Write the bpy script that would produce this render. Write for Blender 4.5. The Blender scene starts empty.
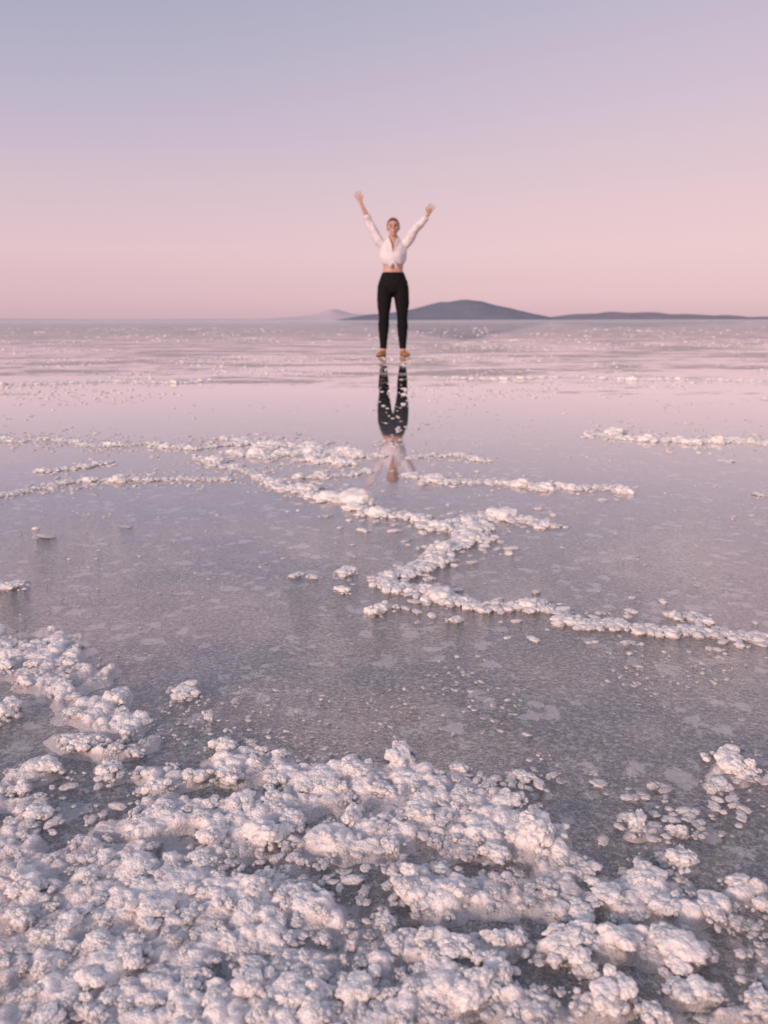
import bpy, bmesh, math, random
import numpy as np
from mathutils import Vector, noise, Matrix
random.seed(7); rng = np.random.default_rng(11)
C = bpy.context.scene.collection
R = math.radians

# ---------------------------------------------------------------- helpers
def lin(r, g, b, k=1.0):
    f = lambda c: (c/255/12.92 if c/255 <= .04045 else ((c/255+.055)/1.055)**2.4)*k
    return (f(r), f(g), f(b), 1)
def tag(o, label=None, cat=None, group=None, kind=None):
    if label: o['label'] = label
    if cat: o['category'] = cat
    if group: o['group'] = group
    if kind: o['kind'] = kind
    return o
def link_mesh(name, me, mat=None, parent=None, smooth=True):
    o = bpy.data.objects.new(name, me); C.objects.link(o)
    if mat: me.materials.append(mat)
    if parent: o.parent = parent
    if smooth: me.polygons.foreach_set('use_smooth', [True]*len(me.polygons))
    return o
def np_mesh(name, V, F):
    V = np.asarray(V, dtype=np.float32); F = np.asarray(F, dtype=np.int32)
    me = bpy.data.meshes.new(name); k = F.shape[1]
    me.vertices.add(len(V)); me.vertices.foreach_set('co', V.ravel())
    me.loops.add(F.size); me.loops.foreach_set('vertex_index', F.ravel())
    me.polygons.add(len(F))
    me.polygons.foreach_set('loop_start', np.arange(0, F.size, k, dtype=np.int32))
    me.polygons.foreach_set('loop_total', np.full(len(F), k, dtype=np.int32))
    me.update(calc_edges=True); me.validate()
    return me

# ---------------------------------------------------------------- camera
H = 0.455; FPX = 800.0; P = math.atan(192/FPX); cp, sp = math.cos(P), math.sin(P)
cam = bpy.data.cameras.new('camera'); co = bpy.data.objects.new('camera', cam); C.objects.link(co)
co.location = (0, 0, H); co.rotation_euler = (math.pi/2-P, R(0.1), 0)
cam.sensor_fit = 'VERTICAL'; cam.sensor_height = 36; cam.sensor_width = 27; cam.lens = 36*FPX/1024
cam.clip_start = .02; cam.clip_end = 30000
cam.dof.use_dof = True; cam.dof.focus_distance = .95; cam.dof.aperture_fstop = 9
bpy.context.scene.camera = co
def gp(px, py):
    """where on the flat a point of the view lies"""
    u = (px-384)/FPX; v = (512-py)/FPX
    y = cp+v*sp; z = -sp+v*cp
    t = H/-z
    return u*t, y*t
def to_px(x, y):
    d = y*cp + H*sp; up = y*sp - H*cp
    return 384+FPX*x/d, 512-FPX*up/d
def mpp(py):
    """metres per pixel across, at that row of the flat"""
    x, y = gp(384, py); return (y*cp+H*sp)/FPX

# ---------------------------------------------------------------- node helpers
class NT:
    def __init__(s, name):
        s.m = bpy.data.materials.new(name); s.m.use_nodes = True
        s.t = s.m.node_tree; s.t.nodes.clear()
        s.out = s.n('ShaderNodeOutputMaterial')
    def n(s, typ, **kw):
        x = s.t.nodes.new(typ)
        for k, v in kw.items():
            if k in ('operation','blend_type','feature','data_type','interpolation_type','noise_dimensions','clamp','use_clamp'): setattr(x, k, v)
        return x
    def l(s, a, b): s.t.links.new(a, b)
    def pos(s):
        if not hasattr(s, '_p'): s._p = s.n('ShaderNodeNewGeometry')
        return s._p.outputs['Position']
    def noise(s, scale, detail=4, rough=.55, vec=None, dist=0):
        x = s.n('ShaderNodeTexNoise'); x.inputs['Scale'].default_value = scale
        x.inputs['Detail'].default_value = detail; x.inputs['Roughness'].default_value = rough
        x.inputs['Distortion'].default_value = dist
        s.l(vec or s.pos(), x.inputs['Vector']); return x.outputs['Fac']
    def vor(s, scale, feature='F1', vec=None, out='Distance'):
        x = s.n('ShaderNodeTexVoronoi', feature=feature); x.inputs['Scale'].default_value = scale
        s.l(vec or s.pos(), x.inputs['Vector']); return x.outputs[out]
    def mr(s, a, f0, f1, t0=0, t1=1, smooth=False):
        x = s.n('ShaderNodeMapRange')
        if smooth: x.interpolation_type = 'SMOOTHSTEP'
        s.l(a, x.inputs[0])
        for i, v in enumerate((f0, f1, t0, t1)): x.inputs[1+i].default_value = v
        return x.outputs[0]
    def math(s, op, a, b=None):
        x = s.n('ShaderNodeMath', operation=op)
        for i, v in enumerate((a, b)):
            if v is None: continue
            if isinstance(v, (int, float)): x.inputs[i].default_value = v
            else: s.l(v, x.inputs[i])
        return x.outputs[0]
    def mix(s, f, a, b, blend='MIX'):
        x = s.n('ShaderNodeMix'); x.data_type = 'RGBA'; x.blend_type = blend
        for i, v in ((0, f), (6, a), (7, b)):
            if isinstance(v, (int, float)): x.inputs[i].default_value = v
            elif isinstance(v, tuple): x.inputs[i].default_value = v
            else: s.l(v, x.inputs[i])
        return x.outputs[2]
    def bump(s, h, dist, strength=1, normal=None):
        x = s.n('ShaderNodeBump'); x.inputs['Distance'].default_value = dist
        if isinstance(strength, (int, float)): x.inputs['Strength'].default_value = strength
        else: s.l(strength, x.inputs['Strength'])
        s.l(h, x.inputs['Height'])
        if normal: s.l(normal, x.inputs['Normal'])
        return x.outputs[0]
    def bsdf(s, base, rough=.6, normal=None, sss=0, spec=.5, metallic=0):
        x = s.n('ShaderNodeBsdfPrincipled')
        for k, v in (('Base Color', base), ('Roughness', rough)):
            if isinstance(v, (int, float, tuple)): x.inputs[k].default_value = v
            else: s.l(v, x.inputs[k])
        x.inputs['Specular IOR Level'].default_value = spec
        if sss:
            x.inputs['Subsurface Weight'].default_value = sss
            x.inputs['Subsurface Radius'].default_value = (1, .74, .65)
            x.inputs['Subsurface Scale'].default_value = .007
        if normal: s.l(normal, x.inputs['Normal'])
        return x.outputs[0]
    def done(s, sh): s.l(sh, s.out.inputs['Surface']); return s.m

# ---------------------------------------------------------------- materials
def mat_salt():
    a = NT('salt_crystals')
    sx = a.n('ShaderNodeSeparateXYZ'); a.l(a.pos(), sx.inputs[0]); z = sx.outputs['Z']
    n1 = a.noise(35, 5); n2 = a.noise(400, 4, .72); n4 = a.noise(120, 4, .7); v = a.vor(440)
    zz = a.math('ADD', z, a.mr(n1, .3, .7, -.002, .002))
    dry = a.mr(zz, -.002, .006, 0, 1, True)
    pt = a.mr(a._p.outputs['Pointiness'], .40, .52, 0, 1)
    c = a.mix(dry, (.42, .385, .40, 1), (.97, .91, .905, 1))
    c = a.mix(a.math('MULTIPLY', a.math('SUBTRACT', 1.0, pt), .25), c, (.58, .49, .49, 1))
    c = a.mix(a.mr(n2, .35, .7, .0, .4), c, (.99, .95, .945, 1))
    c = a.mix(a.mr(n4, .46, .3, 0, .28), c, (.64, .55, .55, 1))
    h = a.math('ADD', a.math('ADD', n2, a.math('MULTIPLY', n4, .8)), a.math('MULTIPLY', v, -.9))
    nrm = a.bump(h, .0019, .75)
    rough = a.mr(n2, .3, .7, .12, .36)
    return a.done(a.bsdf(c, rough, nrm, spec=.6, sss=.5))
def mat_bed():
    a = NT('wet_salt_bed')
    n0 = a.noise(1.6, 4); n1 = a.noise(22, 6, .65); n2 = a.noise(150, 5, .75); n3 = a.noise(6, 5, .6); n4 = a.noise(420, 3, .7); n5 = a.noise(13, 9, .72, dist=.6)
    c = a.mix(a.mr(n1, .3, .7), (.14, .147, .158, 1), (.27, .275, .285, 1))
    c = a.mix(a.mr(n0, .42, .65, 0, .5), c, (.25, .235, .205, 1))
    c = a.mix(a.mr(n2, .46, .62, 0, .9), c, (.05, .053, .058, 1))
    c = a.mix(a.mr(n2, .47, .34, 0, .9), c, (.60, .60, .61, 1))
    c = a.mix(a.mr(n4, .52, .66, 0, .85), c, (.04, .042, .045, 1))
    c = a.mix(a.mr(n4, .42, .30, 0, .8), c, (.86, .85, .85, 1))
    c = a.mix(a.mr(n5, .55, .60, 0, .25), c, (.52, .51, .53, 1))
    c = a.mix(a.mr(n5, .45, .36, 0, .3), c, (.09, .09, .095, 1))
    warp = a.n('ShaderNodeVectorMath'); warp.operation = 'ADD'
    nz = a.n('ShaderNodeTexNoise'); nz.inputs['Scale'].default_value = 34; nz.inputs['Detail'].default_value = 6; nz.inputs['Roughness'].default_value = .7; a.l(a.pos(), nz.inputs['Vector'])
    sc = a.n('ShaderNodeVectorMath'); sc.operation = 'SCALE'; sc.inputs['Scale'].default_value = .07; a.l(nz.outputs['Color'], sc.inputs[0])
    a.l(a.pos(), warp.inputs[0]); a.l(sc.outputs[0], warp.inputs[1])
    fl = a.math('MULTIPLY', a.mr(a.vor(26, vec=warp.outputs[0]), .36, .32), a.mr(n3, .48, .51))
    c = a.mix(a.math('MULTIPLY', fl, .55), c, (.70, .68, .70, 1))
    nrm = a.bump(a.math('ADD', n2, a.math('MULTIPLY', n1, 1.5)), .006, .9)
    return a.done(a.bsdf(c, .5, nrm, spec=.3))
def mat_water():
    a = NT('shallow_brine')
    sx = a.n('ShaderNodeSeparateXYZ'); a.l(a.pos(), sx.inputs[0]); y = sx.outputs['Y']
    near = a.mr(y, 2.3, .8, 0, 1, True)
    n1 = a.noise(190, 4, .75); n2 = a.noise(26, 5, .6); n3 = a.noise(2.2, 3)
    patch = a.mr(n3, .42, .60)
    st = a.math('MULTIPLY', near, a.mr(patch, 0, 1, .30, .7))
    st = a.math('ADD', st, .004)
    nrm = a.bump(a.math('ADD', n1, a.math('MULTIPLY', n2, .6)), .0045, st)
    fr = a.n('ShaderNodeFresnel'); fr.inputs['IOR'].default_value = 1.5
    g = a.n('ShaderNodeBsdfGlossy'); g.inputs['Roughness'].default_value = .018
    g.inputs['Color'].default_value = (.97, .96, .98, 1)
    a.l(nrm, g.inputs['Normal']); a.l(nrm, fr.inputs['Normal'])
    t = a.n('ShaderNodeBsdfTransparent'); t.inputs['Color'].default_value = (.95, .97, .98, 1)
    m = a.n('ShaderNodeMixShader')
    fac = a.math('MINIMUM', a.math('MULTIPLY', fr.outputs[0], 1.6), 1.0)
    fac = a.math('MULTIPLY', fac, a.math('SUBTRACT', 1.0, a._p.outputs['Backfacing']))     # light leaving the water passes freely
    a.l(fac, m.inputs[0]); a.l(t.outputs[0], m.inputs[1]); a.l(g.outputs[0], m.inputs[2])
    # damp salt skin that breaks the surface farther out
    mp = a.n('ShaderNodeMapping'); mp.inputs['Scale'].default_value = (.45, 1, 1); a.l(a.pos(), mp.inputs[0])
    s1 = a.noise(1.1, 10, .76, mp.outputs[0]); s2 = a.noise(7.0, 8, .8, mp.outputs[0]); s3 = a.noise(.06, 4, .6, mp.outputs[0])
    cover = a.math('ADD', a.mr(y, 3.2, 7.5, -.17, .015, True), a.mr(y, 11, 40, 0.0, .08, True))
    cover = a.math('ADD', cover, a.mr(s3, .3, .7, -.04, .04))
    msk = a.mr(a.math('ADD', a.math('ADD', s1, a.math('MULTIPLY', s2, .6)), cover), .80, .835)
    fine = a.noise(20, 6, .8); mid = a.noise(2.2, 8, .75, mp.outputs[0]); wide = a.noise(.25, 8, .7, mp.outputs[0])
    sc = a.mix(a.mr(fine, .4, .6), (.66, .54, .58, 1), (.99, .93, .94, 1))
    sc = a.mix(a.mr(mid, .45, .58, 0, .85), sc, (1, .97, .96, 1))
    sc = a.mix(a.mr(wide, .5, .62, 0, .35), sc, (.55, .46, .51, 1))
    sb = a.bsdf(sc, .4, a.bump(a.math('ADD', fine, mid), .3, 1.0))
    m2 = a.n('ShaderNodeMixShader'); a.l(a.math('MULTIPLY', msk, .85), m2.inputs[0]); a.l(m.outputs[0], m2.inputs[1]); a.l(sb, m2.inputs[2])
    return a.done(m2.outputs[0])
def mat_hill(name, c1, c2, s):
    a = NT(name); n = a.noise(s, 6)
    return a.done(a.bsdf(a.mix(a.mr(n, .35, .65), c1, c2), .95, spec=.05))
def mat_simple(name, c, c2, scale, rough, bump=.001, sss=0, spec=.4):
    a = NT(name); n = a.noise(scale, 5)
    return a.done(a.bsdf(a.mix(a.mr(n, .35, .65), c, c2), rough, a.bump(n, bump, .5), sss=sss, spec=spec))
SALT = mat_salt(); BED = mat_bed(); WATER = mat_water()

# ---------------------------------------------------------------- world and sun
w = bpy.data.worlds.new('World'); bpy.context.scene.world = w; w.use_nodes = True
t = w.node_tree; t.nodes.clear(); N = t.nodes.new; L = t.links.new
tc = N('ShaderNodeTexCoord'); sx = N('ShaderNodeSeparateXYZ'); L(tc.outputs['Generated'], sx.inputs[0])
def ramp(stops):
    r = N('ShaderNodeValToRGB'); e = r.color_ramp.elements
    while len(e) < len(stops): e.new(.5)
    for k, (p, c) in enumerate(stops): e[k].position = p; e[k].color = c
    L(sx.outputs['Z'], r.inputs[0]); return r
left = ramp([(0, lin(203,171,183)), (.025, lin(216,182,190)), (.08, lin(224,193,199)), (.14, lin(213,190,201)), (.22, lin(191,181,200)), (.33, lin(166,168,190)), (.6, lin(148,158,184)), (1, lin(150,162,188))])
right = ramp([(0, lin(212,177,185)), (.025, lin(227,191,195)), (.08, lin(234,201,203)), (.14, lin(227,198,204)), (.22, lin(213,193,206)), (.33, lin(192,183,202)), (.6, lin(158,165,188)), (1, lin(150,162,188))])
back = ramp([(0, lin(255,190,150,1.4)), (.1, lin(252,200,172,1.4)), (.3, lin(220,194,194,1.3)), (.6, lin(178,176,190)), (1, lin(150,162,188))])
def mrw(sock, a, b):
    m = N('ShaderNodeMapRange'); m.interpolation_type = 'SMOOTHSTEP'; L(sock, m.inputs[0]); m.inputs[1].default_value = a; m.inputs[2].default_value = b; return m.outputs[0]
def mixw(f, a, b, mode='MIX'):
    m = N('ShaderNodeMix'); m.data_type = 'RGBA'; m.blend_type = mode
    if isinstance(f, float): m.inputs[0].default_value = f
    else: L(f, m.inputs[0])
    L(a, m.inputs[6]); L(b, m.inputs[7]); return m.outputs[2]
front = mixw(mrw(sx.outputs['X'], -.5, .5), left.outputs[0], right.outputs[0])
allr = mixw(mrw(sx.outputs['Y'], .2, -.8), front, back.outputs[0])
sky = N('ShaderNodeTexSky'); sky.sky_type = 'NISHITA'; sky.sun_disc = False
SUN_EL, SUN_AZ = R(18), R(222)      # behind the camera, to its left
sky.sun_elevation = SUN_EL; sky.sun_rotation = SUN_AZ
skm = N('ShaderNodeMix'); skm.data_type = 'RGBA'; skm.blend_type = 'ADD'; skm.inputs[0].default_value = .004
L(allr, skm.inputs[6]); L(sky.outputs[0], skm.inputs[7])
bg = N('ShaderNodeBackground'); bg.inputs[1].default_value = 1.0; L(skm.outputs[2], bg.inputs[0])
wo = N('ShaderNodeOutputWorld'); L(bg.outputs[0], wo.inputs[0])
sl = bpy.data.lights.new('sun', 'SUN'); sl.energy = 2.8; sl.color = (1, .67, .53); sl.angle = R(5)
so = bpy.data.objects.new('sun', sl); C.objects.link(so)
sd = Vector((math.sin(SUN_AZ)*math.cos(SUN_EL), math.cos(SUN_AZ)*math.cos(SUN_EL), math.sin(SUN_EL)))
so.rotation_euler = sd.to_track_quat('Z', 'Y').to_euler()
so.location = sd*20
vs = bpy.context.scene.view_settings
vs.view_transform = 'Standard'; vs.look = 'None'; vs.exposure = 0; vs.gamma = 1

# ---------------------------------------------------------------- ground and water sheets
def sheet(name, z, mat):
    ys = [-3000, -100, -5, 0, 2, 5, 20, 100, 500, 3000, 9000]; xs = [-9000, -1000, -100, -10, 0, 10, 100, 1000, 9000]
    V = [(x, y, z) for y in ys for x in xs]; n = len(xs)
    F = [(j*n+i, j*n+i+1, (j+1)*n+i+1, (j+1)*n+i) for j in range(len(ys)-1) for i in range(n-1)]
    o = link_mesh(name, np_mesh(name, V, F), mat, smooth=False); return tag(o, kind='structure')
sheet('ground', -.008, BED); sheet('water', 0, WATER)

# ---------------------------------------------------------------- hills
def hill(name, prof, D, depth, mat, seed, rough=.07):
    px = np.array([p[0] for p in prof], float); hp = np.array([p[1] for p in prof], float)
    nx, ny = 320, 60
    X = np.linspace(px[0], px[-1], nx); Hh = np.interp(X, px, hp)
    ker = np.ones(13)/13; Hh = np.convolve(np.pad(Hh, 6, mode='edge'), ker, 'valid')
    V = []
    for j in range(ny):
        q = (j/(ny-1))*2-1
        for i in range(nx):
            x = (X[i]-384)/FPX*D*cp; y = D+q*depth
            z = D*cp*cp*Hh[i]/FPX
            k = max(0, 1-q*q)**1.2
            nz = noise.fractal(Vector((x/depth*4, q*3, seed)), 1, 2, 7)
            V.append((x, y, z*k*(.97+rough*nz) - .5))
    F = [(j*nx+i, j*nx+i+1, (j+1)*nx+i+1, (j+1)*nx+i) for j in range(ny-1) for i in range(nx-1)]
    return tag(link_mesh(name, np_mesh(name, V, F), mat), kind='structure')
hm1 = mat_hill('hill_haze_tint', lin(126,131,146), lin(136,139,152), .02)  # air haze is mixed into the base colour of all the hills
hm2 = mat_hill('low_ridge_haze_tint', lin(138,137,150), lin(150,145,156), .02)
hm3 = mat_hill('far_hill_haze_tint', lin(206,194,203), lin(210,197,206), .01)  # palest, with the most distance haze baked into its colour
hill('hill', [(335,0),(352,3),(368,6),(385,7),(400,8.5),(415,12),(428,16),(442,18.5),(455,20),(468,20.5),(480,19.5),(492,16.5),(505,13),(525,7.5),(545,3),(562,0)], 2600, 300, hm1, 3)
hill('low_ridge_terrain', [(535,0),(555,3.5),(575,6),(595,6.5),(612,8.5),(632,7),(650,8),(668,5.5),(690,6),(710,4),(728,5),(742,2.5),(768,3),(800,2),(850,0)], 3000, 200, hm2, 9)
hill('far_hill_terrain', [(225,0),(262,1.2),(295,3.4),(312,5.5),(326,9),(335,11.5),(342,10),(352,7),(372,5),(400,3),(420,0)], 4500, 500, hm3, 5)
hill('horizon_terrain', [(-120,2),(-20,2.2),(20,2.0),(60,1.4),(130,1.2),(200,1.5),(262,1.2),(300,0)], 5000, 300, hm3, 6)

# ---------------------------------------------------------------- salt lumps
def ico(sub):
    bm = bmesh.new(); bmesh.ops.create_icosphere(bm, subdivisions=sub, radius=1)
    V = np.array([v.co[:] for v in bm.verts]); F = np.array([[v.index for v in f.verts] for f in bm.faces]); bm.free(); return V, F
ICO = {k: ico(k) for k in (2, 3, 4, 5)}
def lump(sub, seed, a=.36):
    V, F = ICO[sub]; out = np.empty_like(V)
    s = Vector((seed*7.3, seed*3.1, seed*1.7))
    for i, v in enumerate(V):
        n = Vector(v)
        f1 = noise.voronoi(n*1.4+s)[0][0]; f2 = noise.voronoi(n*3.2+s)[0][0]
        r = .8 + a*(.55-f1) + a*.38*(.5-f2) + .22*noise.noise(n*1.7+s) + .05*noise.noise(n*7+s) + .02*noise.noise(n*17+s)
        out[i] = v*r
    return out, F
LO = [lump(4, k) for k in range(8)]
MID = [lump(5, 20+k) for k in range(10)]
LOX = [lump(3, 50+k) for k in range(5)]
TINY = [lump(2, 70+k) for k in range(5)]
def merge(parts):
    Vs, Fs, o = [], [], 0
    for V, F in parts: Vs.append(V); Fs.append(F+o); o += len(V)
    return np.concatenate(Vs), np.concatenate(Fs)
def place(proto, x, y, z, s, rot, sq=.6, ex=1.0):
    V, F = proto; c, sn = math.cos(rot), math.sin(rot)
    X = V[:, 0]*ex; Y = V[:, 1]
    return np.stack([x+s*(X*c-Y*sn), y+s*(X*sn+Y*c), z+s*sq*V[:, 2]], 1), F
# cluster prototypes, one unit across
CL = []
for k in range(18):
    parts = [place(MID[k % 10], 0, 0, .07, random.uniform(.34, .43), random.uniform(0, 6), .60, random.uniform(1, 1.4))]
    for j in range(random.randint(4, 8)):
        an = random.uniform(0, 6.28); d = random.uniform(.15, .42)
        parts.append(place(MID[random.randrange(10)], d*math.cos(an)*1.2, d*math.sin(an), random.uniform(-.02, .18), random.uniform(.12, .26), random.uniform(0, 6), .7, random.uniform(1, 1.5)))
    for j in range(9):
        an = random.uniform(0, 6.28); d = random.uniform(.35, .58)
        parts.append(place(LO[random.randrange(8)], d*math.cos(an)*1.2, d*math.sin(an), .0, random.uniform(.05, .12), random.uniform(0, 6), .6, random.uniform(1, 1.5)))
    V, F = merge(parts)
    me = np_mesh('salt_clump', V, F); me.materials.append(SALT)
    me.polygons.foreach_set('use_smooth', [True]*len(me.polygons)); CL.append(me)
placed = []
def clump(px, py, wpx, label, group=None, z=0, cat='salt clump', name='salt_clump', flat=1.0):
    x, y = gp(px, py); s = wpx*mpp(py)
    o = bpy.data.objects.new(name, random.choice(CL)); C.objects.link(o)
    o.location = (x, y, z); o.rotation_euler = (random.uniform(-.12, .12), random.uniform(-.12, .12), random.uniform(0, 6.28))
    o.scale = (s, s*random.uniform(.65, 1), s*random.uniform(.7, 1.1)*flat)
    placed.append((px, py, wpx, x, y, s, o))
    return tag(o, label, cat, group)

# crumbs lying about in the water
cparts = []
def crumb(x, y, s, proto=None): cparts.append(place((proto or LOX)[random.randrange(5)], x, y, s*.02, s, random.uniform(0, 6), random.uniform(.3, .55), random.uniform(1, 2.0)))
# ridges: each one fused run of crystals standing out of the water
def ridge(name, label, pl, wpx, size, dens=1.0, cat='salt ridge', stray=1.0):
    parts = []; pts = [np.array(gp(*p)) for p in pl]
    for k in range(len(pts)-1):
        a, b = pts[k], pts[k+1]; pa, pb = pl[k], pl[k+1]
        m = mpp((pa[1]+pb[1])/2); ln = np.linalg.norm(b-a); d = (b-a)/ln; nrm = np.array([-d[1], d[0]])
        n = max(2, int(ln/(size*m*.28)))
        for j in range(n+1):
            q = j/n; x, y = a+(b-a)*q
            off = (noise.noise(Vector((x*14, y*14, 3)))*1.1+noise.noise(Vector((x*45, y*45, 5)))*.8)*wpx*m
            x, y = np.array([x, y])+nrm*off
            g = .8+1.6*noise.noise(Vector((x*24, y*24, 7)))
            s = size*m*random.uniform(.26, .54)*max(.28, g)*(1.4 if random.random() < .12 else 1)
            parts.append(place(LO[random.randrange(8)], x, y, s*.12, s, random.uniform(0, 6), random.uniform(.45, .8), random.uniform(1, 1.6)))
            for e in range(int(3*dens)):
                o2 = random.gauss(0, .7)*wpx*m; s2 = size*m*random.uniform(.10, .36)
                f = random.uniform(-.6, .6)*size*m
                if abs(o2) > s+s2*.8: o2 = math.copysign(s+s2*.5, o2)
                parts.append(place(LOX[random.randrange(5)], x+nrm[0]*o2+d[0]*f, y+nrm[1]*o2+d[1]*f, s2*.1, s2, random.uniform(0, 6), random.uniform(.45, .75), random.uniform(1, 1.6)))
            for e in range(4):
                if random.random() < stray*.25:
                    o2 = random.gauss(0, 1.8)*wpx*m*max(.5, .7+1.8*noise.noise(Vector((x*6, y*6, 2)))); crumb(x+nrm[0]*o2, y+nrm[1]*o2*1.8, size*m*random.uniform(.06, .30))
    V, F = merge(parts)
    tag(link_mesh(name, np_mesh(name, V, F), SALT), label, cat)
ridge('salt_ridge', 'thick salt ridge forming the top stroke of the zigzag, starting below the reflected head', [(266,484),(300,492),(350,503),(385,513),(420,522),(445,529),(470,523),(512,516),(552,527)], 16, 16, 2.3, stray=1.9)
ridge('salt_ridge', 'short slanting middle stroke of the salt zigzag, broad and lumpy', [(478,526),(468,538),(448,552),(436,562),(410,570),(382,584)], 16, 19, 2.2, stray=1.6)
ridge('salt_ridge', 'long salt ridge leading from the foot of the zigzag to the right edge', [(384,586),(425,590),(440,597),(455,604),(480,607),(505,604),(550,610),(582,622),(635,629),(690,634),(730,636),(790,645)], 12, 20, 1.9, stray=1.5)
ridge('salt_ridge', 'short salt ridge lying just above the long one near the right edge', [(668,616),(690,617),(706,624)], 6, 17, 1.6)
ridge('salt_ridge', 'thin salt ridge entering from the left edge below two shorter lines', [(-20,499),(30,490),(60,484),(88,480),(150,479),(225,480)], 8, 11, 1.8, stray=3)
ridge('salt_ridge', 'short thin salt line at left just above the long thin one', [(40,471),(75,468),(108,462)], 5, 10, 1.8, stray=2)
ridge('salt_ridge', 'faint crumbly salt line at left level with the reflected hips', [(-20,434),(20,440),(60,438),(90,445),(150,444),(190,449),(235,444)], 11, 8, 2, stray=4)
ridge('salt_ridge', 'upper of two crumbly salt runs left of the reflected legs', [(228,438),(262,444),(300,447),(345,455),(372,458)], 20, 12, 3, stray=4)
ridge('salt_ridge', 'lower of two crumbly salt runs left of the reflected waist', [(228,452),(262,456),(300,453),(330,462),(352,463)], 18, 11, 3, stray=4)
ridge('salt_ridge', 'small crumbly salt line right of the reflected waist', [(410,458),(430,455),(470,456),(484,461)], 9, 9, 2, stray=3)
ridge('salt_ridge', 'slender salt line left of the reflected shoulders', [(296,478),(345,475),(366,472)], 7, 11, 1.7, stray=2)
ridge('salt_ridge', 'slender salt line right of the reflected shoulders reaching to the right', [(412,475),(440,482),(490,482),(540,489),(600,488),(628,493)], 9, 12, 2, stray=2.5)
ridge('salt_ridge', 'low dark salt line standing near the right edge in smooth water', [(585,434),(630,439),(680,441),(720,443),(790,444)], 18, 12, 3, stray=4)
ridge('salt_ridge', 'stray salt run climbing from the left end of the zigzag', [(200,458),(222,466),(240,468),(275,482)], 10, 9, 2, stray=3)
ridge('salt_ridge', 'distant thin salt line at the left, beyond all the others', [(-20,384),(40,384),(110,381),(180,383),(215,380)], 7, 5, 1.5, stray=4)
ridge('salt_ridge', 'distant thin salt line right of the person\'s reflected legs', [(430,378),(500,380),(570,377),(640,381),(700,380),(790,384)], 7, 5, 1.5, stray=4)
for px, py, wp, lb, fl in [(380,611,30,'lone salt clump in open water below the foot of the zigzag',1), (343,591,22,'small salt clump in open water left of the zigzag foot',1),
    (296,576,20,'left one of the small salt clumps in a row left of the zigzag',.8), (313,577,15,'tiny salt clump right beside the leftmost of the row',.8), (345,573,26,'wider salt clump in the row just left of the slanting ridge',.8), (10,586,32,'flat salt clump at the left edge above the foreground band',.5),
    (455,621,20,'salt clump just below the long right-hand ridge',.8), (627,643,18,'small salt clump hugging the underside of the long ridge',.8), (183,692,34,'lone salt clump above the crust, right of the left band',1),
    (725,462,16,'tiny salt clump under the low dark line at right',.7), (760,496,14,'tiny salt clump at the right edge in smooth water',.6), (46,536,22,'flat salt fleck in plain water at the left',.3),
    (125,526,15,'tiny salt fleck left of centre in plain water',.3), (235,700,14,'tiny clump above the crust near the lone one',.8),
    (523,777,26,'lone pointed salt clump above the middle of the crust',1), (728,766,44,'tall white clump standing apart near the right edge',1.2), (716,786,34,'smaller clump leaning at the foot of the tall one by the right edge',1),
    (745,772,26,'small clump on the right flank of the tall one by the right edge',1), (46,767,38,'rounded salt clump in dark water below the left band',1), (22,790,26,'small clump below the rounded one at the left edge',1), (110,770,34,'clump in the dark gap between left band and crust',1), (226,747,34,'clump at the upper tip of the foreground crust',1),
    (208,717,22,'small clump alone above the tip of the crust',1), (560,946,60,'broad pale clump low in the right half, in dark water',1), (612,941,50,'elongated clump between two broad ones low at right',1),
    (678,950,68,'largest flat-topped pale clump low at right',.9), (708,912,42,'rounded clump right above the largest flat-topped one',1), (738,884,36,'clump close to the right edge in dark water',1),
    (604,1000,58,'broad clump at the bottom edge right of centre',1), (585,970,32,'small clump above the broad one at the bottom edge',1), (535,838,54,'upright clump where the crust ends at right',1.1), (645,880,54,'wide clump at the top of the lower right group',1),
    (682,862,38,'clump leaning above the lower right group',1), (635,824,36,'clump above the lower right group, left of a smaller one',1), (680,832,24,'smallest of the clumps above the lower right group',1), (660,907,48,'clump in the middle of the lower right group',1), (755,1005,40,'clump in the bottom right corner',1),
    (605,898,44,'clump at the left end of the lower right group',1), (735,925,24,'small clump between the flat-topped one and the right edge',1), (650,1012,34,'clump cut by the bottom edge, right of the broad one',1), (760,905,26,'small clump touching the right edge',1)]:
    clump(px, py, wp, lb, flat=fl)
def crumbs(n, x0, x1, y0, y1, smin, smax, thr, proto=None, sx_=2.6, sy_=1.5):
    k = 0; tries = 0
    while k < n and tries < n*40:
        tries += 1
        px = random.uniform(x0, x1); py = random.uniform(y0, y1); x, y = gp(px, py)
        if noise.fractal(Vector((x*sx_, y*sy_, 4.2)), 1, 2, 3) < thr: continue
        crumb(x, y, random.uniform(smin, smax)**1.0*mpp(py)*.5*random.uniform(.5, 1), proto); k += 1
crumbs(400, -20, 790, 405, 520, 2, 6, .12)
crumbs(90, 370, 420, 358, 440, 2, 6, -1, TINY)
crumbs(1100, -20, 790, 360, 405, 2, 6, .10, TINY, 1.2, .9)
crumbs(1700, -20, 790, 328, 362, 2, 4, .12, TINY, .35, .35)
crumbs(160, -20, 790, 520, 640, 2, 5, .12)
crumbs(500, -20, 790, 650, 780, 2, 7, .0, sx_=5, sy_=4)
crumbs(900, -20, 790, 770, 1024, 3, 16, .0, sx_=7, sy_=6)
V, F = merge(cparts)
tag(link_mesh('salt_crumbs', np_mesh('salt_crumbs', V, F), SALT), 'loose salt crumbs scattered over the wet flat', 'salt crumbs', kind='stuff')

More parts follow.
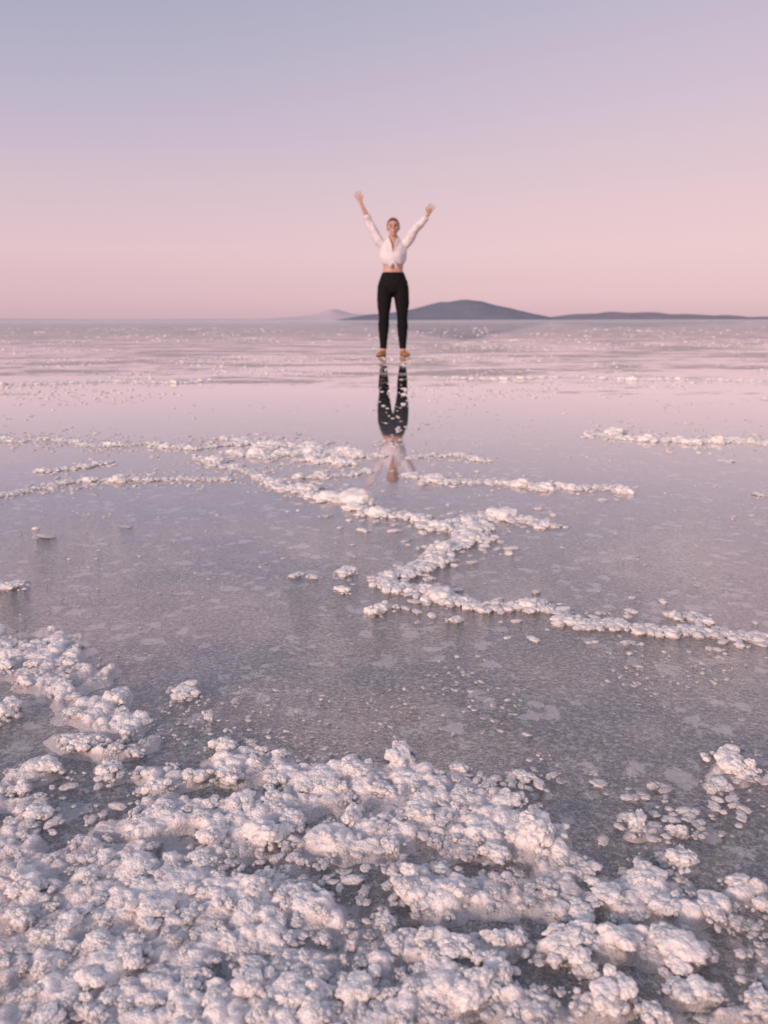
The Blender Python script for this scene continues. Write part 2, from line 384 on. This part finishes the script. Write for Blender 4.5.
# ---------------------------------------------------------------- foreground crust
BL = [(15,650,56,22),(45,676,50,24),(85,706,48,20),(65,655,36,10),(118,724,30,12),(95,740,40,10),
      (245,760,66,22),(330,785,70,32),(400,772,38,17),(170,775,50,12),(255,812,115,30),(440,798,58,24),(485,840,78,28),(530,838,36,20),(380,830,95,32),(495,800,28,12),(560,862,34,14),(130,825,50,8),
      (50,862,100,26),(150,890,160,48),(60,960,150,75),(250,905,125,58),(300,975,95,60),(200,1010,220,70),(480,885,78,34),(350,1010,70,45),(440,1000,50,26),(520,1008,48,20),(555,900,40,15),(415,945,45,14),
      (645,893,52,20),(690,905,40,14),(615,943,42,11),(675,952,32,12),(745,890,24,10),(640,828,22,8),(680,860,20,10),(725,772,24,11),(600,1004,34,11),(750,1010,26,8),(490,940,46,16),(560,945,30,11),(700,990,34,8),(110,770,22,8),(45,768,24,9),
      (100,1080,200,60),(400,1090,200,40),(-60,700,60,50),(-80,900,120,120)]
def M0(x, y):
    px, py = to_px(x, y); m = np.full(np.shape(x), -1.0)
    for bx, by, rx, ry in BL:
        d = np.sqrt(((px-bx)/rx)**2+((py-by)/ry)**2); m = np.maximum(m, 1-d)
    return m                                    # >0 inside
def hsh(i, j, k):
    v = np.sin(i*127.1+j*311.7+k*74.7)*43758.5453; return v-np.floor(v)
def vnoise(x, y, k):
    i = np.floor(x); j = np.floor(y); fx = x-i; fy = y-j; fx = fx*fx*(3-2*fx); fy = fy*fy*(3-2*fy)
    return (hsh(i, j, k)*(1-fx)+hsh(i+1, j, k)*fx)*(1-fy)+(hsh(i, j+1, k)*(1-fx)+hsh(i+1, j+1, k)*fx)*fy
def fbm(x, y, k, o=4):
    s = 0; a = .5
    for q in range(o): s = s+a*vnoise(x, y, k+q); x = x*2.03; y = y*2.03; a *= .5
    return s
def M(x, y): return M0(x, y)*.95 + 2.2*(fbm(x*27, y*27, 60, 2)-.435)
# separate clumps sitting in the crust
REG = [(lambda x, y: x < 160 and y < 745, 'salt clump in the curved band entering from the left edge', 'clumps of the left band'),
       (lambda x, y: y < 850, 'salt clump on the far half of the foreground crust', 'clumps on the far half of the crust'),
       (lambda x, y: x < 290, 'salt clump in the dense crust at lower left', 'clumps of the lower left crust'),
       (lambda x, y: x < 570, 'salt clump in the crust at lower centre', 'clumps of the lower centre crust'),
       (lambda x, y: True, 'salt clump scattered between the broad ones at lower right', 'clumps at lower right')]
tries = 0
while len(placed) < 310 and tries < 16000:
    tries += 1
    px = random.uniform(0, 768); py = random.uniform(636, 1022)
    x, y = gp(px, py)
    if float(M(np.array(x), np.array(y))) < -.05: continue
    wpx = random.choice([13, 15, 18, 22, 26, 30, 36, 42, 50])*(.75+.45*(py-632)/390)
    if any(math.hypot(px-a, (py-b)*1.5) < (wpx+c)*.43 for a, b, c, *_ in placed): continue
    for f, lb, gr in REG:
        if f(px, py): break
    clump(px, py, wpx, lb, gr, z=0, flat=1.0)
def domes(x, y, cell, rmin, rmax, asp, k, mfun=None, thr=0, rnd=.35):
    """rounded lumps scattered on a jittered lattice; height of the highest one over each point"""
    gx = np.floor(x/cell); gy = np.floor(y/cell); out = np.zeros_like(x)
    for dx in (-1, 0, 1):
        for dy in (-1, 0, 1):
            i = gx+dx; j = gy+dy
            cx = (i+.1+.8*hsh(i, j, k))*cell; cy = (j+.1+.8*hsh(i, j, k+1))*cell
            r = (rmin+(rmax-rmin)*hsh(i, j, k+2)**1.5)*cell
            if mfun is not None: r = r*np.clip((mfun(cx, cy)+rnd*(hsh(i, j, k+3)-.5)-thr)*5, 0, 1)
            d2 = (x-cx)**2+(y-cy)**2
            out = np.maximum(out, np.sqrt(np.maximum(0, r*r-d2))*asp*(.5+.9*hsh(i, j, k+4)))
    return out
def blur(Zi, n):
    for _ in range(n):
        Zp = np.pad(Zi, 1, mode='edge')
        Zi = (Zp[:-2, 1:-1]+Zp[2:, 1:-1]+Zp[1:-1, :-2]+Zp[1:-1, 2:]+4*Zp[1:-1, 1:-1])/8
    return Zi
st = .0014
xs = np.arange(-.62, .62, st); ys = np.arange(.27, 1.16, st); X, Y = np.meshgrid(xs, ys)
wx = X+.016*(fbm(X*45, Y*45, 3)-.5)+.005*(fbm(X*170, Y*170, 8)-.5); wy = Y+.016*(fbm(X*45, Y*45, 13)-.5)+.005*(fbm(X*170, Y*170, 18)-.5)
base = np.clip(M(X, Y), -1, .5)
h1 = blur(domes(wx, wy, .025, .34, .78, .50, 1, M, .14, .6), 3)
h2 = blur(domes(wx, wy, .0125, .36, .78, .54, 9, M, .02, .6), 1)
h3 = domes(wx, wy, .0060, .36, .74, .50, 15, M, -.10, .7)
h4 = domes(wx, wy, .0029, .40, .75, .45, 25)
on = np.clip((h1+h2)/.006, 0, 1)
crust = np.clip(base*.028, -.010, .0050)
rgh = .0035*(fbm(X*260, Y*260, 40, 3)-.5)
Z = -.0050+crust + h1*.55 + h2*.80 + h3*.5 + h4*.4*(.3+.6*on) + rgh*(.5+.6*on)
Zs = blur(Z, 40)
ny, nx = X.shape
for px, py, wpx, cx, cy, s, o in placed:                   # separate clumps are bedded into the crust at its local height
    if py < 640: continue
    i = min(nx-1, max(0, int((cx+.62)/st))); j = min(ny-1, max(0, int((cy-.27)/st)))
    o.location.z = max(-.001, float(Zs[j, i])*.9 - .02*s)
idx = np.arange(ny*nx).reshape(ny, nx)
Fq = np.stack([idx[:-1, :-1], idx[:-1, 1:], idx[1:, 1:], idx[1:, :-1]], -1).reshape(-1, 4)
Vq = np.stack([X, Y, Z], -1).reshape(-1, 3)
keep = (Vq[:, 2][Fq].max(1) > -.0075); Fq = Fq[keep]
used = np.unique(Fq); remap = np.full(len(Vq), -1); remap[used] = np.arange(len(used))
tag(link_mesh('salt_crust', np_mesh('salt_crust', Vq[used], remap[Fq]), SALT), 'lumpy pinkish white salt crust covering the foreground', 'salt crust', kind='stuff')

# ---------------------------------------------------------------- the person
SKIN = mat_simple('skin', (.58,.36,.29,1), (.52,.31,.25,1), 30, .5, .0005, sss=.2)
SHIRT = mat_simple('white_cotton', (.74,.72,.78,1), (.64,.62,.69,1), 40, .85, .002)
BLACK = mat_simple('black_jersey', (.006,.006,.008,1), (.010,.009,.012,1), 60, .8, .001, spec=.15)
SHOE = mat_simple('ochre_suede', (.42,.19,.06,1), (.34,.15,.05,1), 60, .7, .001)
SOLE = mat_simple('dark_rubber', (.05,.04,.035,1), (.07,.05,.04,1), 60, .7, .001)
HAIR = mat_simple('brown_hair', (.16,.075,.045,1), (.09,.042,.028,1), 160, .5, .002)
EYE = mat_simple('dark_eye', (.03,.02,.015,1), (.04,.02,.015,1), 60, .2, .0001)
LIP = mat_simple('lip', (.45,.14,.13,1), (.40,.13,.12,1), 60, .5, .0001)
TEETH = mat_simple('teeth', (.8,.76,.72,1), (.75,.72,.68,1), 60, .3, .0001)
def cat(P, k=4):
    P = [np.array(p, float) for p in P]; out = []
    for i in range(len(P)-1):
        a = P[max(0, i-1)]; b = P[i]; c = P[i+1]; d = P[min(len(P)-1, i+2)]
        for j in range(k):
            q = j/k
            out.append(.5*((2*b)+(c-a)*q+(2*a-5*b+4*c-d)*q*q+(3*b-a-3*c+d)*q**3))
    out.append(P[-1]); return out
def loft(bm, rows, ref=(1, 0, 0), k=4, seg=20, inf=0, tang=None):
    """rows: (x,y,z,ra,rb); ra along ref"""
    S = cat(rows, k); ctr = [Vector(s[:3]) for s in S]; n = len(S); rings = []
    for i in range(n):
        tg = Vector(tang) if tang else (ctr[min(n-1, i+1)]-ctr[max(0, i-1)]).normalized()
        u = Vector(ref); u = (u-tg*u.dot(tg)).normalized(); v = tg.cross(u)
        a, b = S[i][3]+inf, S[i][4]+inf
        rings.append([bm.verts.new(ctr[i]+u*a*math.cos(2*math.pi*j/seg)+v*b*math.sin(2*math.pi*j/seg)) for j in range(seg)])
    for A, B in zip(rings, rings[1:]):
        for j in range(seg): bm.faces.new((A[j], A[(j+1) % seg], B[(j+1) % seg], B[j]))
    t0 = (ctr[0]-ctr[1]).normalized(); t1 = (ctr[-1]-ctr[-2]).normalized()
    c0 = bm.verts.new(ctr[0]+t0*min(S[0][3], S[0][4])*.6); c1 = bm.verts.new(ctr[-1]+t1*min(S[-1][3], S[-1][4])*.6)
    for j in range(seg):
        bm.faces.new((rings[0][(j+1) % seg], rings[0][j], c0)); bm.faces.new((rings[-1][j], rings[-1][(j+1) % seg], c1))
def ell(bm, c, r, rot=0, sub=4):
    m = Matrix.Translation(c) @ Matrix.Rotation(rot, 4, 'X') @ Matrix.Diagonal((*r, 1))
    bmesh.ops.create_icosphere(bm, subdivisions=sub, radius=1, matrix=m)
def remeshed(name, bm, vox, mat, parent, smooth=4, post=None):
    bmesh.ops.recalc_face_normals(bm, faces=bm.faces)
    me = bpy.data.meshes.new('tmp'); bm.to_mesh(me); bm.free()
    o = bpy.data.objects.new('tmp', me); C.objects.link(o)
    r = o.modifiers.new('r', 'REMESH'); r.mode = 'VOXEL'; r.voxel_size = vox
    if smooth: s = o.modifiers.new('s', 'SMOOTH'); s.iterations = smooth; s.factor = .5
    dg = bpy.context.evaluated_depsgraph_get(); res = bpy.data.meshes.new_from_object(o.evaluated_get(dg))
    bpy.data.objects.remove(o); res.materials.clear(); res.name = name
    if post:
        b = bmesh.new(); b.from_mesh(res); post(b); b.to_mesh(res); b.free()
    return link_mesh(name, res, mat, parent)
def plain(name, bm, mat, parent):
    bmesh.ops.recalc_face_normals(bm, faces=bm.faces)
    me = bpy.data.meshes.new(name); bm.to_mesh(me); bm.free(); return link_mesh(name, me, mat, parent)
fx, fy = gp(393, 356)
person = bpy.data.objects.new('person', None); C.objects.link(person); person.location = (fx, fy, -.004)
tag(person, 'person in knotted white shirt and black leggings standing with both arms thrown up', 'person')
torso = [(0,0,.80,.165,.105),(0,.005,.90,.183,.122),(0,0,.97,.161,.105),(0,-.004,1.06,.126,.088),(0,-.004,1.15,.130,.088),(0,-.01,1.25,.148,.104),(0,-.002,1.33,.153,.095),(0,.005,1.40,.140,.072),(0,.01,1.445,.08,.055),(0,.008,1.475,.053,.052),(0,0,1.52,.05,.052)]
def leg(sd):
    return [(sd*.094,0,.88,.097,.108),(sd*.106,0,.77,.093,.100),(sd*.115,-.005,.63,.082,.087),(sd*.117,-.008,.50,.062,.068),(sd*.123,.014,.37,.064,.070),(sd*.124,.010,.21,.047,.051),(sd*.127,.006,.10,.038,.041),(sd*.129,.008,.05,.031,.038)]
def foot(sd): return [(sd*.122,.055,.035,.026,.028),(sd*.129,.0,.042,.034,.036),(sd*.150,-.065,.034,.041,.026),(sd*.175,-.12,.026,.042,.018),(sd*.188,-.15,.022,.030,.013)]
armL = [(-.13,0,1.385,.045,.05),(-.175,-.002,1.425,.048,.048),(-.225,-.004,1.52,.041,.041),(-.292,-.005,1.64,.034,.035),(-.335,-.03,1.73,.034,.032),(-.385,-.05,1.835,.025,.021),(-.402,-.055,1.875,.024,.018)]
armR = [(.13,0,1.385,.045,.05),(.175,-.005,1.415,.048,.048),(.225,-.05,1.485,.041,.041),(.290,-.11,1.575,.034,.035),(.345,-.17,1.63,.034,.032),(.405,-.22,1.69,.025,.021),(.424,-.235,1.712,.024,.018)]
def hand(bm, W, d, nrm, th, K=.80):
    W = Vector(W); d = Vector(d).normalized(); n = Vector(nrm); n = (n-d*n.dot(d)).normalized(); s = d.cross(n).normalized()
    if s.x*th < 0: s = -s
    def row(p, a, b): return (p.x, p.y, p.z, a, b)
    loft(bm, [row(W-d*.01, .023, .016), row(W+d*.03*K, .033*K, .015*K), row(W+d*.065*K, .040*K, .013*K), row(W+d*.088*K, .037*K, .009)], ref=s)
    for q, ln, spd in ((.031,.068,.28),(.0105,.079,.09),(-.0105,.073,-.10),(-.031,.058,-.32)):
        ln *= K; p0 = W+d*.075*K+s*q*K; dd = (d+s*spd).normalized()
        p1 = p0+dd*(.02*K+ln*.45); p2 = p1+(dd+n*.10).normalized()*ln*.3; p3 = p2+(dd+n*.28).normalized()*ln*.24
        loft(bm, [row(p0, .0070, .0070), row(p1, .0068, .0068), row(p2, .0064, .0062), row(p3, .0056, .0054)], ref=s, seg=10)
    p0 = W+d*.02+s*.014; p1 = p0+(d*.75+s*.75).normalized()*.034; p2 = p1+(d*.85+s*.55).normalized()*.024; p3 = p2+(d*.92+s*.4).normalized()*.016
    loft(bm, [row(p0, .012, .011), row(p1, .0088, .0088), row(p2, .0078, .0076), row(p3, .0066, .0062)], ref=n, seg=10)
bm = bmesh.new()
loft(bm, torso)
for sd in (-1, 1): loft(bm, leg(sd)); loft(bm, foot(sd))
loft(bm, armL, ref=(0, 1, 0)); loft(bm, armR, ref=(0, 1, 0))
hand(bm, (-.402,-.055,1.875), (-.42,-.12,1), (0,-1,0), 1)
hand(bm, (.424,-.235,1.712), (.35,-.45,.82), (0,-1,-.4), -1)
HC = Vector((0, -.012, 1.59))
ell(bm, HC+Vector((0,.012,.012)), (.073,.09,.092))
loft(bm, [(0,-.02,1.60,.068,.07),(0,-.035,1.56,.060,.056),(0,-.05,1.52,.045,.042),(0,-.06,1.492,.026,.027)])
ell(bm, (0,-.072,1.615), (.05,.026,.02)); ell(bm, (0,-.062,1.545), (.042,.038,.03)); ell(bm, (0,-.088,1.495), (.018,.014,.014))
loft(bm, [(0,-.092,1.608,.007,.007),(0,-.102,1.588,.009,.009),(0,-.112,1.572,.0125,.011),(0,-.100,1.562,.011,.008)])
for sd in (-1, 1):
    ell(bm, (sd*.040,-.066,1.572), (.022,.026,.018)); ell(bm, (sd*.075,.004,1.582), (.010,.020,.031))
remeshed('body', bm, .0033, SKIN, person, 3)
# leggings
bm = bmesh.new()
loft(bm, [(0,0,.80,.165,.105),(0,.005,.90,.183,.122),(0,0,.97,.161,.105),(0,-.003,1.045,.131,.091)], inf=.007)
for sd in (-1, 1): loft(bm, leg(sd)[:-1], inf=.006)
def wr(amp, sc, seed):
    def f(b):
        for v in b.verts: v.co += v.normal*amp*noise.fractal(v.co*sc+Vector((seed, 0, 0)), 1, 2, 3)
    return f
remeshed('leggings', bm, .006, BLACK, person, 3, wr(.003, 22, 1))
# shirt
bm = bmesh.new()
loft(bm, [(0,-.006,1.148,.136,.100),(0,-.01,1.18,.156,.114),(0,-.012,1.24,.170,.120),(0,-.004,1.33,.168,.106),(0,.004,1.40,.150,.084),(0,.01,1.445,.088,.066),(0,.012,1.468,.066,.062)])
def slv(arm, n, ext):
    rows = [list(r) for r in arm[:n]]
    for i, r in enumerate(rows): q = i/(n-1); e = .010+.004*math.sin(q*3.14)+.004*q; r[3] += e; r[4] += e; r[2] -= .008
    return rows
loft(bm, slv(armL, 5, 0), ref=(0, 1, 0)); loft(bm, slv(armR, 6, 0), ref=(0, 1, 0))
ell(bm, (0,-.122,1.165), (.030,.018,.020)); 
loft(bm, [(-.0,-.125,1.165,.014,.01),(-.03,-.135,1.135,.018,.008),(-.045,-.13,1.10,.016,.006)]); loft(bm, [(0,-.125,1.165,.014,.01),(.028,-.135,1.13,.018,.008),(.036,-.13,1.09,.016,.006)])
def shirtpost(b):
    for v in b.verts: v.co += v.normal*(.011*noise.fractal(Vector((v.co.x*11+v.co.z*8, v.co.y*11, v.co.z*7-v.co.x*6)), 1, 2, 4))
    kill = [f for f in b.faces if (lambda c: (c.y < .0 and c.z > 1.29 and abs(c.x) < (c.z-1.29)*.42+.004) or (c.z > 1.455 and abs(c.x) < .06))(f.calc_center_median())]
    bmesh.ops.delete(b, geom=kill, context='FACES')
remeshed('shirt', bm, .0055, SHIRT, person, 3, shirtpost)
bm = bmesh.new()
for sd in (-1, 1):
    loft(bm, [(sd*.012,-.122,1.30,.006,.010),(sd*.035,-.110,1.36,.006,.020),(sd*.06,-.07,1.43,.006,.022),(sd*.066,-.01,1.468,.006,.018),(sd*.045,.055,1.475,.006,.018),(0,.075,1.475,.006,.018)], ref=(sd*.7,-.7,0.2), seg=12)
plain('collar', bm, SHIRT, person)
# shoes
for sd in (-1, 1):
    bm = bmesh.new(); loft(bm, foot(sd)[:], inf=.006)
    sh = remeshed('shoe', bm, .005, SHOE, person, 3)
    bm = bmesh.new(); loft(bm, [(sd*.120,.065,.010,.030,.010),(sd*.130,0,.010,.038,.010),(sd*.151,-.065,.010,.048,.010),(sd*.177,-.13,.010,.048,.010),(sd*.190,-.16,.010,.032,.010)])
    plain('sole', bm, SOLE, sh)
# hair
bm = bmesh.new(); ell(bm, HC+Vector((0,.020,.018)), (.080,.094,.097), sub=5)
ell(bm, HC+Vector((0,.115,.02)), (.036,.034,.036))
def hairpost(b):
    for v in b.verts:
        a = math.atan2(v.co.x, v.co.z-1.5)
        v.co += v.normal*(.0035*math.sin(a*60+noise.noise(v.co*20)*4)+.004*noise.noise(v.co*30))
    kill = []
    for f in b.faces:
        c = f.calc_center_median()-HC
        lim = -.012 if c.z < .03 else -.012-(c.z-.03)*1.35
        if (c.y < lim and abs(c.x) < .2 and c.z < .082) or (c.z < -.03 and c.y < .03): kill.append(f)
    bmesh.ops.delete(b, geom=kill, context='FACES')
remeshed('hair', bm, .004, HAIR, person, 2, hairpost)
for sd in (-1, 1):
    bm = bmesh.new(); ell(bm, (sd*.030,-.0885,1.594), (.0125,.006,.0065), sub=3); plain('eye', bm, EYE, person)
    bm = bmesh.new(); loft(bm, [(sd*.014,-.0985,1.613,.003,.003),(sd*.03,-.0985,1.619,.0035,.003),(sd*.046,-.088,1.612,.002,.002)], ref=(0,0,1), seg=8); plain('eyebrow', bm, HAIR, person)
bm = bmesh.new(); loft(bm, [(-.026,-.090,1.546,.003,.004),(-.013,-.100,1.535,.006,.006),(0,-.103,1.531,.0075,.006),(.013,-.100,1.535,.006,.006),(.026,-.090,1.546,.003,.004)], ref=(0,0,1), seg=10); mo = plain('mouth', bm, LIP, person)
bm = bmesh.new(); loft(bm, [(-.017,-.102,1.540,.002,.003),(0,-.108,1.5345,.0035,.003),(.017,-.102,1.540,.002,.003)], ref=(0,0,1), seg=8); plain('teeth', bm, TEETH, mo)
print('clumps', len(placed), 'crust verts', len(used), 'crumbs', len(cparts))
